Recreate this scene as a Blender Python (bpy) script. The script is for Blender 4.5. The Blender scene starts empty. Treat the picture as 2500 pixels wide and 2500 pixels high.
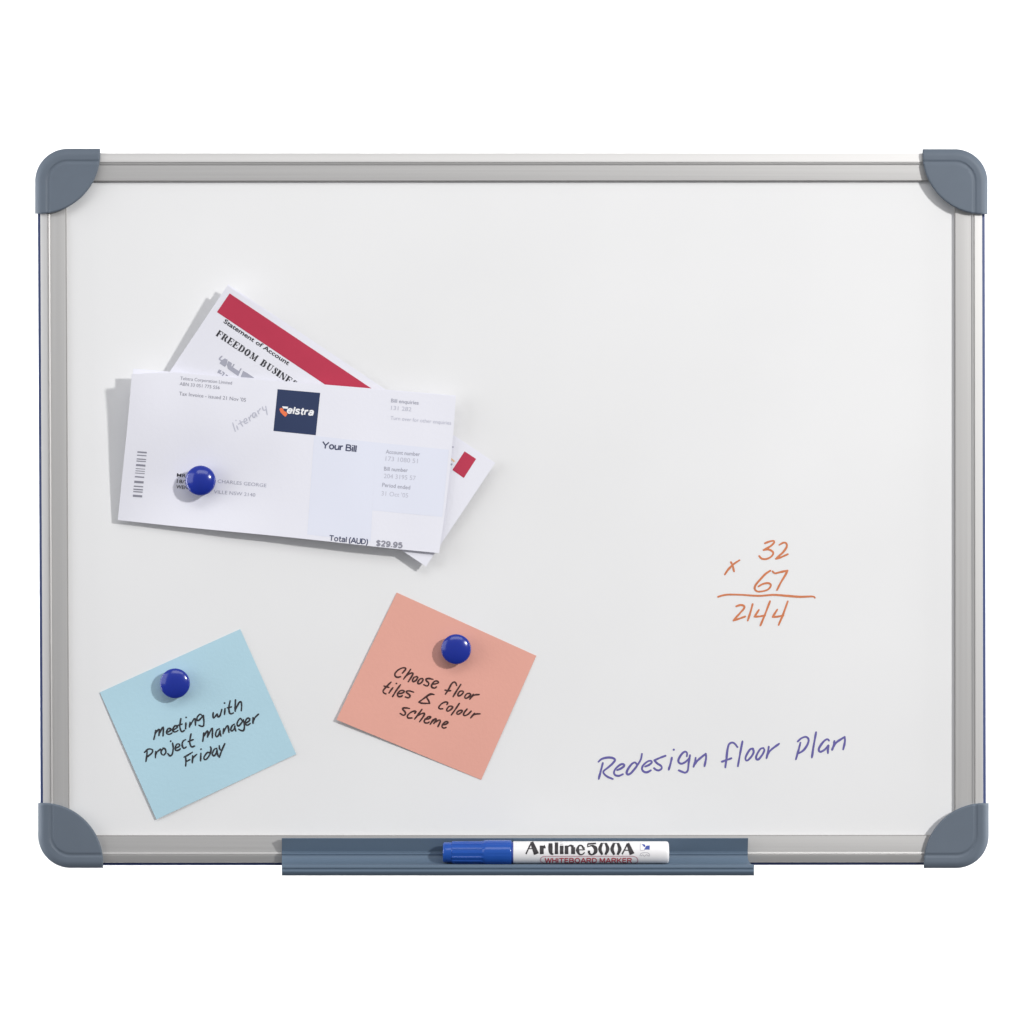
import bpy, math, random
from math import sin, cos, pi, sqrt, radians
from mathutils import Vector

random.seed(7)
SC = bpy.context.scene
COL = SC.collection

# ------------------------------------------------------------------ camera, world, lights, exposure
S = 0.00026            # metres per reference pixel on the board plane (board about 0.6 m wide)
D = 1.8                # camera distance from the writing surface
ZC = 1.4               # height of the board's middle above the floor

cam_d = bpy.data.cameras.new("camera")
cam = bpy.data.objects.new("camera", cam_d)
COL.objects.link(cam)
cam.location = (0, -D, ZC)
cam.rotation_euler = (radians(90), 0, 0)
cam_d.sensor_width = 36
cam_d.lens = 36 * D / (2500 * S)
cam_d.clip_start = 0.05
cam_d.clip_end = 100
SC.camera = cam

world = bpy.data.worlds.new("World")
SC.world = world
world.use_nodes = True
wn = world.node_tree
wn.nodes.clear()
w_out = wn.nodes.new("ShaderNodeOutputWorld")
w_bg = wn.nodes.new("ShaderNodeBackground")
w_tc = wn.nodes.new("ShaderNodeTexCoord")
w_sep = wn.nodes.new("ShaderNodeSeparateXYZ")
w_map = wn.nodes.new("ShaderNodeMapRange")
w_ramp = wn.nodes.new("ShaderNodeValToRGB")
wn.links.new(w_tc.outputs["Generated"], w_sep.inputs[0])
wn.links.new(w_sep.outputs["Z"], w_map.inputs["Value"])
w_map.inputs["From Min"].default_value = -1
w_map.inputs["From Max"].default_value = 1
wn.links.new(w_map.outputs[0], w_ramp.inputs[0])
w_ramp.color_ramp.elements[0].position = 0.0
w_ramp.color_ramp.elements[0].color = (0.12, 0.12, 0.13, 1)
w_ramp.color_ramp.elements[1].position = 1.0
w_ramp.color_ramp.elements[1].color = (1.15, 1.15, 1.17, 1)
wn.links.new(w_ramp.outputs[0], w_bg.inputs["Color"])
w_bg.inputs["Strength"].default_value = 0.405
wn.links.new(w_bg.outputs[0], w_out.inputs["Surface"])


def area(name, loc, target, size, power, color=(1, 1, 1), size_y=None):
    l = bpy.data.lights.new(name, "AREA")
    l.energy = power
    l.color = color
    l.shape = "RECTANGLE" if size_y else "SQUARE"
    l.size = size
    if size_y:
        l.size_y = size_y
    o = bpy.data.objects.new(name, l)
    COL.objects.link(o)
    o.location = loc
    d = Vector(target) - Vector(loc)
    o.rotation_euler = d.to_track_quat("-Z", "Y").to_euler()
    return o


BC = (0, 0, ZC)
# small hard key from upper right (casts the shadows to lower left)
area("key_lamp", (1.85, -2.35, ZC + 0.99), (-0.15, 0, ZC), 0.17, 63, (1.0, 0.99, 0.975))
# broad weak fill from the left
area("fill_lamp", (-1.9, -1.15, ZC + 0.45), (-0.1, 0, ZC), 1.5, 13, (0.94, 0.96, 1.0))
# strip softbox overhead
area("top_softbox", (0.0, -1.45, ZC + 1.25), (0, 0, ZC), 1.6, 8, (1, 1, 1), 0.6)
# lamps behind the board that wash the studio backdrop out to white
for sx in (-1, 1):
    area("backdrop_lamp", (sx * 1.0, 0.15, ZC - 0.05), (sx * 0.25, 1.0, ZC), 0.7, 14)

vs = SC.view_settings
vs.view_transform = "Standard"
vs.look = "None"
vs.exposure = 0.0
vs.gamma = 1.0
vs.use_curve_mapping = False


# ------------------------------------------------------------------ helpers
def P(px, py, h=0.0):
    """A point seen at (px, py) of the 2500 px photograph, h metres proud of the board."""
    k = S * (D - h) / D
    return Vector(((px - 1250) * k, -h, ZC - (py - 1250) * k))


def srgb(r, g, b):
    f = lambda c: (c / 255 / 12.92) if c / 255 <= 0.04045 else ((c / 255 + 0.055) / 1.055) ** 2.4
    return (f(r), f(g), f(b), 1)


def tag(o, label=None, cat=None, group=None, kind=None):
    if label:
        o["label"] = label
    if cat:
        o["category"] = cat
    if group:
        o["group"] = group
    if kind:
        o["kind"] = kind
    return o


def thing(name, loc, label, cat, group=None):
    o = bpy.data.objects.new(name, None)
    o.empty_display_size = 0.02
    COL.objects.link(o)
    o.location = loc
    return tag(o, label, cat, group)


def root_loc(o):
    v = Vector((0, 0, 0))
    while o is not None:
        v = v + o.location
        o = o.parent
    return v


def mesh_obj(name, verts, faces, mat, parent=None, smooth=True, sharp=None):
    """World-space verts -> one mesh object, parented (parents are never rotated)."""
    off = root_loc(parent)
    m = bpy.data.meshes.new(name)
    m.from_pydata([tuple(Vector(v) - off) for v in verts], [], faces)
    m.validate()
    for p in m.polygons:
        p.use_smooth = smooth
    if sharp is not None and smooth:
        m.set_sharp_from_angle(angle=radians(sharp))
    m.materials.append(mat)
    m.update()
    o = bpy.data.objects.new(name, m)
    COL.objects.link(o)
    if parent:
        o.parent = parent
    return o


class MB:
    def __init__(self):
        self.v = []
        self.f = []

    def add(self, verts, faces):
        n = len(self.v)
        self.v += verts
        self.f += [tuple(i + n for i in f) for f in faces]

    def build(self, name, mat, parent=None, smooth=True, sharp=None):
        return mesh_obj(name, self.v, self.f, mat, parent, smooth, sharp)


def grid_faces(nu, nv, close_u=False):
    fs = []
    for i in range(nu if close_u else nu - 1):
        for j in range(nv - 1):
            a = i * nv + j
            b = ((i + 1) % nu) * nv + j
            fs.append((a, a + 1, b + 1, b))
    return fs


def nspline(xs, ys):
    """natural cubic spline"""
    n = len(xs)
    h = [xs[i + 1] - xs[i] for i in range(n - 1)]
    a, b, c, d = [0] * n, [1] * n, [0] * n, [0] * n
    for i in range(1, n - 1):
        a[i] = h[i - 1]
        b[i] = 2 * (h[i - 1] + h[i])
        c[i] = h[i]
        d[i] = 6 * ((ys[i + 1] - ys[i]) / h[i] - (ys[i] - ys[i - 1]) / h[i - 1])
    for i in range(1, n):
        w = a[i] / b[i - 1]
        b[i] -= w * c[i - 1]
        d[i] -= w * d[i - 1]
    m = [0] * n
    m[-1] = d[-1] / b[-1]
    for i in range(n - 2, -1, -1):
        m[i] = (d[i] - c[i] * m[i + 1]) / b[i]

    def f(x):
        x = min(max(x, xs[0]), xs[-1])
        i = 0
        while i < n - 2 and x > xs[i + 1]:
            i += 1
        t = x - xs[i]
        u = xs[i + 1] - x
        return (m[i] * u ** 3 + m[i + 1] * t ** 3) / (6 * h[i]) + (ys[i] / h[i] - m[i] * h[i] / 6) * u + (ys[i + 1] / h[i] - m[i + 1] * h[i] / 6) * t
    return f


def plin(tab, x):
    if x <= tab[0][0]:
        return tab[0][1]
    for (x0, y0), (x1, y1) in zip(tab, tab[1:]):
        if x <= x1:
            return y0 + (y1 - y0) * (x - x0) / (x1 - x0)
    return tab[-1][1]


def catmull(pts, step=1.6):
    if len(pts) < 3:
        (x0, y0), (x1, y1) = pts[0], pts[-1]
        n = max(2, int(math.hypot(x1 - x0, y1 - y0) / step))
        return [(x0 + (x1 - x0) * i / n, y0 + (y1 - y0) * i / n) for i in range(n + 1)]
    out = []
    p = [(2 * pts[0][0] - pts[1][0], 2 * pts[0][1] - pts[1][1])] + list(pts) + [(2 * pts[-1][0] - pts[-2][0], 2 * pts[-1][1] - pts[-2][1])]
    for i in range(1, len(p) - 2):
        p0, p1, p2, p3 = p[i - 1:i + 3]
        n = max(2, int(math.hypot(p2[0] - p1[0], p2[1] - p1[1]) / step))
        for k in range(n):
            t = k / n
            q = []
            for a in (0, 1):
                q.append(0.5 * (2 * p1[a] + (p2[a] - p0[a]) * t + (2 * p0[a] - 5 * p1[a] + 4 * p2[a] - p3[a]) * t * t
                                + (-p0[a] + 3 * p1[a] - 3 * p2[a] + p3[a]) * t ** 3))
            out.append(tuple(q))
    out.append(pts[-1])
    return out


EPS = 0.00010
_layer = [0]


def stroke(mb, pts, width, hf, widths=None, smooth=True, step=1.6, press=True):
    """Ink ribbon along pts (photo px) lying on the surface hf(px, py)."""
    _layer[0] = (_layer[0] + 1) % 12
    base = EPS + _layer[0] * 0.000009
    c = catmull(pts, step) if smooth else [q for a, b in zip(pts, pts[1:]) for q in catmull([a, b], step)[:-1]] + [pts[-1]]
    n = len(c)
    left, right = [], []
    ph = random.random() * 6
    for i, (x, y) in enumerate(c):
        x0, y0 = c[max(i - 1, 0)]
        x1, y1 = c[min(i + 1, n - 1)]
        dx, dy = x1 - x0, y1 - y0
        l = math.hypot(dx, dy) or 1
        nx, ny = -dy / l, dx / l
        t = i / (n - 1)
        w = width
        if widths:
            w = plin([(k / (len(widths) - 1), ww) for k, ww in enumerate(widths)], t)
        elif press:
            w = width * (1 + 0.10 * sin(ph + t * 7) + 0.05 * sin(ph * 3 + t * 17)) * (0.86 + 0.14 * min(1, min(t, 1 - t) * 8))
        left.append((x + nx * w / 2, y + ny * w / 2, t))
        right.append((x - nx * w / 2, y - ny * w / 2, t))
    # round ends
    def cap(a, b, outward):
        cx, cy = (a[0] + b[0]) / 2, (a[1] + b[1]) / 2
        r = math.hypot(a[0] - b[0], a[1] - b[1]) / 2
        a0 = math.atan2(a[1] - cy, a[0] - cx)
        pts_ = []
        for k in range(1, 6):
            an = a0 + outward * pi * k / 6
            pts_.append((cx + r * cos(an), cy + r * sin(an), a[2]))
        return pts_
    poly_l = left
    poly_r = right
    vs_, fs_ = [], []
    for a, b in zip(poly_l, poly_r):
        for q in (a, b):
            vs_.append(P(q[0], q[1], hf(q[0], q[1]) + base + 0.000006 * q[2]))
    for i in range(n - 1):
        fs_.append((2 * i, 2 * i + 1, 2 * i + 3, 2 * i + 2))
    if not widths:
        for a, b, ia, ib, sgn in ((poly_l[0], poly_r[0], 0, 1, 1), (poly_l[-1], poly_r[-1], 2 * n - 2, 2 * n - 1, -1)):
            k0 = len(vs_)
            cp = cap(a, b, sgn)
            for q in cp:
                vs_.append(P(q[0], q[1], hf(q[0], q[1]) + base + 0.000006 * q[2]))
            fs_.append(tuple([ia] + list(range(k0, k0 + len(cp))) + [ib]))
    mb.add(vs_, fs_)


def dot(mb, x, y, r, hf):
    _layer[0] = (_layer[0] + 1) % 12
    vs_ = []
    for k in range(12):
        a, b = x + r * cos(k * pi / 6), y + r * sin(k * pi / 6)
        vs_.append(P(a, b, hf(a, b) + EPS + _layer[0] * 0.000009))
    mb.add(vs_, [tuple(range(12))])


def poly(mb, pts, hf, lift=EPS):
    mb.add([P(x, y, hf(x, y) + lift) for x, y in pts], [tuple(range(len(pts)))])


def patch(mb, c, hf, lift=EPS, nu=24, nv=10):
    """Bilinear patch of a printed area, following the paper."""
    (x0, y0), (x1, y1), (x2, y2), (x3, y3) = c     # TL TR BR BL
    vs_ = []
    for i in range(nu + 1):
        u = i / nu
        for j in range(nv + 1):
            v = j / nv
            x = (x0 * (1 - u) + x1 * u) * (1 - v) + (x3 * (1 - u) + x2 * u) * v
            y = (y0 * (1 - u) + y1 * u) * (1 - v) + (y3 * (1 - u) + y2 * u) * v
            vs_.append(P(x, y, hf(x, y) + lift))
    mb.add(vs_, grid_faces(nu + 1, nv + 1))


def text(mb, body, p0, p1, cap_h, hf, bold=0.0, shear=0.0, lift=EPS + 0.00002):
    """Printed text: baseline from p0 to p1 (photo px), capitals cap_h px tall."""
    cu = bpy.data.curves.new("text", "FONT")
    cu.body = body
    cu.size = 1.0
    cu.offset = bold
    cu.resolution_u = 3
    cu.shear = shear
    o = bpy.data.objects.new("text", cu)
    COL.objects.link(o)
    dg = bpy.context.evaluated_depsgraph_get()
    dg.update()
    m = bpy.data.meshes.new_from_object(o.evaluated_get(dg))
    xs = [v.co.x for v in m.vertices]
    x0, x1 = min(xs), max(xs)
    L = math.hypot(p1[0] - p0[0], p1[1] - p0[1])
    ux, uy = (p1[0] - p0[0]) / L, (p1[1] - p0[1]) / L
    kx = L / (x1 - x0)
    ky = cap_h / 0.70
    vs_ = []
    for v in m.vertices:
        a = (v.co.x - x0) * kx
        b = v.co.y * ky
        x = p0[0] + ux * a + uy * b
        y = p0[1] + uy * a - ux * b
        vs_.append(P(x, y, hf(x, y) + lift))
    mb.add(vs_, [tuple(p.vertices) for p in m.polygons])
    bpy.data.objects.remove(o)
    bpy.data.curves.remove(cu)
    bpy.data.meshes.remove(m)


def line(parent, mat, name, *a, **k):
    mb = MB()
    text(mb, *a, **k)
    return mb.build(name, M[mat], parent, smooth=False)


def _ell(cx, cy, rx, ry, n=14):
    return [(cx + rx * cos(2 * pi * k / n), cy + ry * sin(2 * pi * k / n)) for k in range(n + 1)]


SANS = {  # letter: width, strokes (c = curved, p = straight), capital height 1
    "Y": (.95, [("p", [(0, 1), (.475, .46)]), ("p", [(.95, 1), (.475, .46)]), ("p", [(.475, .5), (.475, 0)])]),
    "o": (.76, [("c", _ell(.38, .36, .31, .31))]),
    "u": (.70, [("c", [(.06, .72), (.06, .25), (.15, .07), (.32, .05), (.52, .12), (.62, .28)]), ("p", [(.63, .72), (.63, 0)])]),
    "r": (.46, [("p", [(.06, .72), (.06, 0)]), ("c", [(.07, .4), (.18, .62), (.44, .66)])]),
    "B": (.84, [("p", [(.06, 0), (.06, 1)]), ("c", [(.06, .93), (.48, .93), (.68, .86), (.70, .72), (.56, .56), (.06, .53)]), ("c", [(.5, .53), (.75, .42), (.77, .24), (.62, .08), (.06, .07)])]),
    "i": (.16, [("p", [(.08, 0), (.08, .72)]), ("p", [(.08, .86), (.08, 1)])]),
    "l": (.16, [("p", [(.08, 0), (.08, 1)])]),
    "T": (.84, [("p", [(0, .93), (.84, .93)]), ("p", [(.42, .95), (.42, 0)])]),
    "t": (.44, [("c", [(.2, .95), (.2, .5), (.2, .18), (.28, .05), (.44, .05)]), ("p", [(0, .66), (.43, .66)])]),
    "a": (.68, [("c", [(.08, .54), (.2, .67), (.45, .67), (.57, .54), (.57, .12), (.66, .02)]), ("c", [(.56, .42), (.2, .36), (.06, .2), (.14, .06), (.36, .05), (.56, .2)])]),
    "e": (.72, [("c", [(.1, .37), (.4, .37), (.64, .38), (.58, .6), (.37, .68), (.14, .58), (.06, .36), (.14, .13), (.38, .04), (.64, .15)])]),
    "s": (.62, [("c", [(.58, .56), (.45, .68), (.2, .67), (.08, .54), (.2, .42), (.46, .32), (.58, .18), (.45, .05), (.2, .04), (.04, .16)])]),
    "(": (.3, [("c", [(.28, 1.02), (.12, .75), (.07, .4), (.12, .05), (.28, -.22)])]),
    ")": (.3, [("c", [(.02, 1.02), (.18, .75), (.23, .4), (.18, .05), (.02, -.22)])]),
    "A": (.9, [("p", [(0, 0), (.45, 1)]), ("p", [(.9, 0), (.45, 1)]), ("p", [(.16, .33), (.74, .33)])]),
    "U": (.82, [("c", [(.06, 1), (.06, .6), (.07, .3), (.2, .08), (.41, .04), (.62, .08), (.75, .3), (.76, .6), (.76, 1)])]),
    "D": (.84, [("p", [(.06, 0), (.06, 1)]), ("c", [(.06, .93), (.4, .92), (.68, .8), (.78, .5), (.68, .2), (.4, .08), (.06, .07)])]),
    "W": (1.16, [("p", [(0, 1), (.3, 0)]), ("p", [(.3, 0), (.58, 1)]), ("p", [(.58, 1), (.86, 0)]), ("p", [(.86, 0), (1.16, 1)])]),
    "H": (.78, [("p", [(.06, 0), (.06, 1)]), ("p", [(.72, 0), (.72, 1)]), ("p", [(.06, .52), (.72, .52)])]),
    "I": (.16, [("p", [(.08, 0), (.08, 1)])]),
    "E": (.7, [("p", [(.06, 0), (.06, 1)]), ("p", [(.06, .93), (.68, .93)]), ("p", [(.06, .53), (.62, .53)]), ("p", [(.06, .07), (.7, .07)])]),
    "O": (.96, [("c", _ell(.48, .5, .41, .45))]),
    "R": (.84, [("p", [(.06, 0), (.06, 1)]), ("c", [(.06, .93), (.5, .93), (.72, .85), (.74, .7), (.6, .51), (.06, .48)]), ("p", [(.45, .48), (.8, 0)])]),
    "M": (.96, [("p", [(.06, 0), (.06, 1)]), ("p", [(.08, 1), (.48, .1)]), ("p", [(.48, .1), (.88, 1)]), ("p", [(.9, 0), (.9, 1)])]),
    "K": (.84, [("p", [(.06, 0), (.06, 1)]), ("p", [(.08, .35), (.76, 1)]), ("p", [(.3, .55), (.8, 0)])]),
    "$": (.66, [("c", [(.6, .76), (.46, .92), (.2, .91), (.07, .75), (.2, .58), (.46, .44), (.6, .26), (.46, .08), (.2, .07), (.05, .24)]), ("p", [(.33, -.1), (.33, 1.1)])]),
    "2": (.66, [("c", [(.06, .72), (.14, .9), (.35, .95), (.56, .86), (.58, .66), (.4, .4), (.06, .07)]), ("p", [(.04, .06), (.64, .06)])]),
    "9": (.66, [("c", [(.58, .62), (.45, .42), (.2, .42), (.07, .66), (.2, .9), (.42, .92), (.58, .74), (.58, .4), (.45, .1), (.2, .05), (.06, .18)])]),
    "5": (.66, [("p", [(.58, .93), (.16, .93)]), ("p", [(.16, .95), (.1, .5)]), ("c", [(.1, .52), (.35, .62), (.58, .5), (.6, .26), (.42, .06), (.2, .05), (.05, .2)])]),
    ".": (.2, [("p", [(.1, 0), (.1, .16)])]),
    " ": (.24, []),
}


def sans(mb, body, p0, p1, cap_h, hf, weight=0.15, shear=0.0, gap=0.17):
    """Sans-serif lettering built from ribbons; baseline p0 to p1 in photo px."""
    total = sum(SANS[c][0] + gap for c in body) - gap
    L = math.hypot(p1[0] - p0[0], p1[1] - p0[1])
    ux, uy = (p1[0] - p0[0]) / L, (p1[1] - p0[1]) / L
    k = L / total
    x = 0.0
    for c in body:
        w, sts = SANS[c]
        for kind, pts in sts:
            q = []
            for a, b in pts:
                aa = (x + a) * k + shear * b * cap_h
                q.append((p0[0] + ux * aa + uy * b * cap_h, p0[1] + uy * aa - ux * b * cap_h))
            stroke(mb, q, 1, hf, widths=[weight * cap_h] * 2, smooth=kind == "c", step=1.0)
        x += w + gap


def sline(parent, mat, name, *a, **k):
    mb = MB()
    sans(mb, *a, **k)
    return mb.build(name, M[mat], parent, smooth=False)


# ------------------------------------------------------------------ materials
def material(name, color, rough=0.5, metal=0.0, spec=0.5, noise=0.0, nscale=40.0, stretch=(1, 1, 1), bump=0.0, bscale=200.0,
             coat=0.0, rnoise=0.0, sss=0.0):
    m = bpy.data.materials.new(name)
    m.use_nodes = True
    nt = m.node_tree
    bs = nt.nodes["Principled BSDF"]
    bs.inputs["Base Color"].default_value = color
    bs.inputs["Roughness"].default_value = rough
    bs.inputs["Metallic"].default_value = metal
    bs.inputs["Specular IOR Level"].default_value = spec
    bs.inputs["Coat Weight"].default_value = coat
    bs.inputs["Coat Roughness"].default_value = 0.08
    tc = nt.nodes.new("ShaderNodeTexCoord")
    mp = nt.nodes.new("ShaderNodeMapping")
    mp.inputs["Scale"].default_value = stretch
    nt.links.new(tc.outputs["Object"], mp.inputs[0])
    if noise or rnoise:
        n = nt.nodes.new("ShaderNodeTexNoise")
        n.inputs["Scale"].default_value = nscale
        n.inputs["Detail"].default_value = 5
        nt.links.new(mp.outputs[0], n.inputs["Vector"])
        if noise:
            mr = nt.nodes.new("ShaderNodeMapRange")
            mr.inputs["From Min"].default_value = 0.25
            mr.inputs["From Max"].default_value = 0.75
            mr.inputs["To Min"].default_value = 1 - noise
            mr.inputs["To Max"].default_value = 1 + noise
            nt.links.new(n.outputs[0], mr.inputs["Value"])
            hv = nt.nodes.new("ShaderNodeHueSaturation")
            hv.inputs["Color"].default_value = color
            nt.links.new(mr.outputs[0], hv.inputs["Value"])
            nt.links.new(hv.outputs[0], bs.inputs["Base Color"])
        if rnoise:
            mr2 = nt.nodes.new("ShaderNodeMapRange")
            mr2.inputs["From Min"].default_value = 0.25
            mr2.inputs["From Max"].default_value = 0.75
            mr2.inputs["To Min"].default_value = rough - rnoise
            mr2.inputs["To Max"].default_value = rough + rnoise
            nt.links.new(n.outputs[0], mr2.inputs["Value"])
            nt.links.new(mr2.outputs[0], bs.inputs["Roughness"])
    if bump:
        n2 = nt.nodes.new("ShaderNodeTexNoise")
        n2.inputs["Scale"].default_value = bscale
        n2.inputs["Detail"].default_value = 4
        nt.links.new(mp.outputs[0], n2.inputs["Vector"])
        b = nt.nodes.new("ShaderNodeBump")
        b.inputs["Strength"].default_value = bump
        b.inputs["Distance"].default_value = 0.001
        nt.links.new(n2.outputs[0], b.inputs["Height"])
        nt.links.new(b.outputs[0], bs.inputs["Normal"])
    return m


M = {}
M["backdrop"] = material("backdrop_paper", (0.88, 0.88, 0.88, 1), 0.9, noise=0.01)
M["board"] = material("white_enamel", (0.805, 0.806, 0.808, 1), 0.38, spec=0.35, noise=0.01, nscale=9, rnoise=0.08)
M["metal_h"] = material("brushed_aluminium_across", (0.59, 0.583, 0.575, 1), 0.5, 0.75, noise=0.03, nscale=90, stretch=(0.04, 1, 14), rnoise=0.04)
M["metal_v"] = material("brushed_aluminium_down", (0.59, 0.583, 0.575, 1), 0.5, 0.75, noise=0.03, nscale=90, stretch=(14, 1, 0.04), rnoise=0.04)
M["rim"] = material("navy_backing", srgb(52, 66, 110), 0.5, noise=0.05)
M["seam"] = material("seam_grey", srgb(158, 156, 155), 0.7, spec=0.2, noise=0.03)
M["cap"] = material("slate_plastic", srgb(99, 109, 121), 0.5, spec=0.25, noise=0.03, nscale=60, bump=0.04, bscale=1500)
M["tray"] = material("slate_tray_plastic", srgb(97, 114, 132), 0.45, spec=0.25, noise=0.03, nscale=40, stretch=(0.1, 1, 1), bump=0.03, bscale=1200)
M["magnet"] = material("glossy_blue_plastic", srgb(22, 44, 146), 0.18, spec=0.5, noise=0.02, coat=0.3)
M["paper"] = material("white_paper", (0.80, 0.80, 0.865, 1), 0.85, spec=0.2, noise=0.015, nscale=14, bump=0.06, bscale=420)
M["paper_blue"] = material("pale_blue_print", (0.755, 0.775, 0.875, 1), 0.85, spec=0.2, noise=0.012, nscale=14)
M["note_blue"] = material("blue_note_paper", srgb(177, 210, 223), 0.85, spec=0.2, noise=0.03, nscale=16, bump=0.12, bscale=420)
M["note_pink"] = material("salmon_note_paper", srgb(226, 166, 151), 0.85, spec=0.2, noise=0.03, nscale=16, bump=0.12, bscale=420)
M["ink_black"] = material("black_pen_ink", srgb(38, 38, 44), 0.6, noise=0.2, nscale=400)
M["ink_brown"] = material("dark_pen_ink", srgb(62, 30, 28), 0.6, noise=0.2, nscale=400)
M["ink_orange"] = material("orange_marker_ink", srgb(206, 122, 78), 0.5, noise=0.10, nscale=300)
M["ink_purple"] = material("purple_marker_ink", srgb(98, 92, 160), 0.5, noise=0.10, nscale=300)
M["red_print"] = material("crimson_print", srgb(186, 54, 80), 0.7, spec=0.3, noise=0.04, nscale=60)
M["navy_print"] = material("navy_print", srgb(45, 58, 92), 0.7, spec=0.3, noise=0.03, nscale=60)
M["orange_print"] = material("orange_print", srgb(238, 118, 72), 0.7, noise=0.03)
M["peach_print"] = material("peach_print", srgb(232, 196, 160), 0.7, noise=0.03)
M["white_print"] = material("white_print", (0.86, 0.86, 0.88, 1), 0.7, noise=0.01)
M["text_black"] = material("black_print", srgb(42, 42, 48), 0.7, noise=0.1)
M["text_slate"] = material("slate_print", srgb(70, 75, 102), 0.7, noise=0.1)
M["text_grey"] = material("grey_print", srgb(140, 140, 152), 0.7, noise=0.05)
M["text_mid"] = material("mid_grey_print", srgb(165, 166, 180), 0.7, noise=0.05)
M["text_pale"] = material("pale_grey_print", srgb(192, 193, 206), 0.7, noise=0.05)
M["pen_white"] = material("white_barrel_plastic", (0.84, 0.83, 0.84, 1), 0.3, spec=0.5, noise=0.01)
M["pen_blue"] = material("blue_cap_plastic", srgb(30, 80, 168), 0.18, spec=0.5, noise=0.03, nscale=80)
M["pen_black"] = material("barrel_black_print", srgb(44, 40, 44), 0.5, noise=0.1, nscale=300)
M["pen_red"] = material("barrel_red_print", srgb(188, 70, 84), 0.5, noise=0.05)
M["pen_line"] = material("barrel_outline_print", srgb(196, 150, 162), 0.5, noise=0.05)
M["pen_logo"] = material("barrel_blue_print", srgb(58, 76, 160), 0.5, noise=0.05)
M["pen_grey"] = material("barrel_grey_print", srgb(190, 188, 194), 0.5, noise=0.05)

# ------------------------------------------------------------------ setting: plain white studio backdrop
bd = MB()
prof = [(0.95, -2.6), (0.95, 5.4)]
bv = []
for x in (-4, 4):
    for y, z in prof:
        bv.append((x, y, z))
bd.add(bv, grid_faces(2, len(prof)))
o = bd.build("backdrop", M["backdrop"])
tag(o, "plain pure white studio backdrop behind the whiteboard", "backdrop", kind="structure")

# ------------------------------------------------------------------ the whiteboard
board = thing("whiteboard", P(1250, 1250, 0), "white dry-erase board in brushed aluminium frame with slate grey rounded corners and pen tray", "whiteboard")
OUT = [(92, 372), (2403.5, 372), (2407, 2111), (100, 2112)]      # TL TR BR BL outer edge
INN = [(162.5, 444.5), (2329, 443.5), (2329, 2037.5), (170.5, 2038)]

# enamel panel
pv, n = [], 0
mb = MB()
grow = [(-14, -14), (14, -14), (14, 14), (-14, 14)]
front = [P(x + gx, y + gy, 0.0) for (x, y), (gx, gy) in zip(INN, grow)]
back = [P(x + gx, y + gy, -0.007) for (x, y), (gx, gy) in zip(INN, grow)]
mb.add(front + back, [(0, 1, 2, 3), (7, 6, 5, 4), (0, 4, 5, 1), (1, 5, 6, 2), (2, 6, 7, 3), (3, 7, 4, 0)])
mb.build("writing_surface", M["board"], board, smooth=False)

RAIL = [(0.085, -7.5), (0.085, 3.72), (0.13, 3.92), (0.18, 4.12), (0.23, 4.30), (0.28, 4.46), (0.31, 4.54), (0.326, 4.56),
        (0.332, 3.8), (0.362, 3.8), (0.368, 4.45), (0.415, 4.2), (0.422, 3.55), (0.44, 3.55), (0.90, 2.95), (0.955, 2.85), (0.957, -0.5)]


def rail(i, s_start):
    j = (i + 1) % 4
    mb = MB()
    vs_ = []
    flat_ = 0.2 if i == 1 else 1.0
    prof_ = [(min(s, s_start) if s <= 0.085 else s, 4.56 - (4.56 - h) * flat_ if (0.08 < s < 0.33 and h > 0) else h) for s, h in RAIL]
    nn = 14
    for k in range(nn + 1):
        for s, h in prof_:
            e = 0.042 * max(0.0, 1 - s / 0.6)
            t = e + (1 - 2 * e) * k / nn
            ax = OUT[i][0] + (INN[i][0] - OUT[i][0]) * s
            ay = OUT[i][1] + (INN[i][1] - OUT[i][1]) * s
            bx = OUT[j][0] + (INN[j][0] - OUT[j][0]) * s
            by = OUT[j][1] + (INN[j][1] - OUT[j][1]) * s
            vs_.append(P(ax + (bx - ax) * t, ay + (by - ay) * t, h * 0.001))
    mb.add(vs_, grid_faces(nn + 1, len(prof_)))
    return mb


for i in range(4):
    rail(i, 0.085 if i else 0.03).build("frame_rail", M["metal_h"] if i % 2 == 0 else M["metal_v"], board, sharp=28)
# navy backing that shows as a thin line round the frame
rim = MB()
RIMP = [(-0.008, -7.4), (-0.008, 0.6), (0.004, 1.1), (0.083, 1.3), (0.083, -7.4)]
for i in range(1, 4):
    j = (i + 1) % 4
    vs_ = []
    for k in range(9):
        t = 0.05 + 0.90 * k / 8
        for s, h in RIMP:
            ax = OUT[i][0] + (INN[i][0] - OUT[i][0]) * s
            ay = OUT[i][1] + (INN[i][1] - OUT[i][1]) * s
            bx = OUT[j][0] + (INN[j][0] - OUT[j][0]) * s
            by = OUT[j][1] + (INN[j][1] - OUT[j][1]) * s
            vs_.append(P(ax + (bx - ax) * t, ay + (by - ay) * t, h * 0.001))
    rim.add(vs_, grid_faces(9, len(RIMP)))
rim.build("backing_rim", M["rim"], board, smooth=False)

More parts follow.
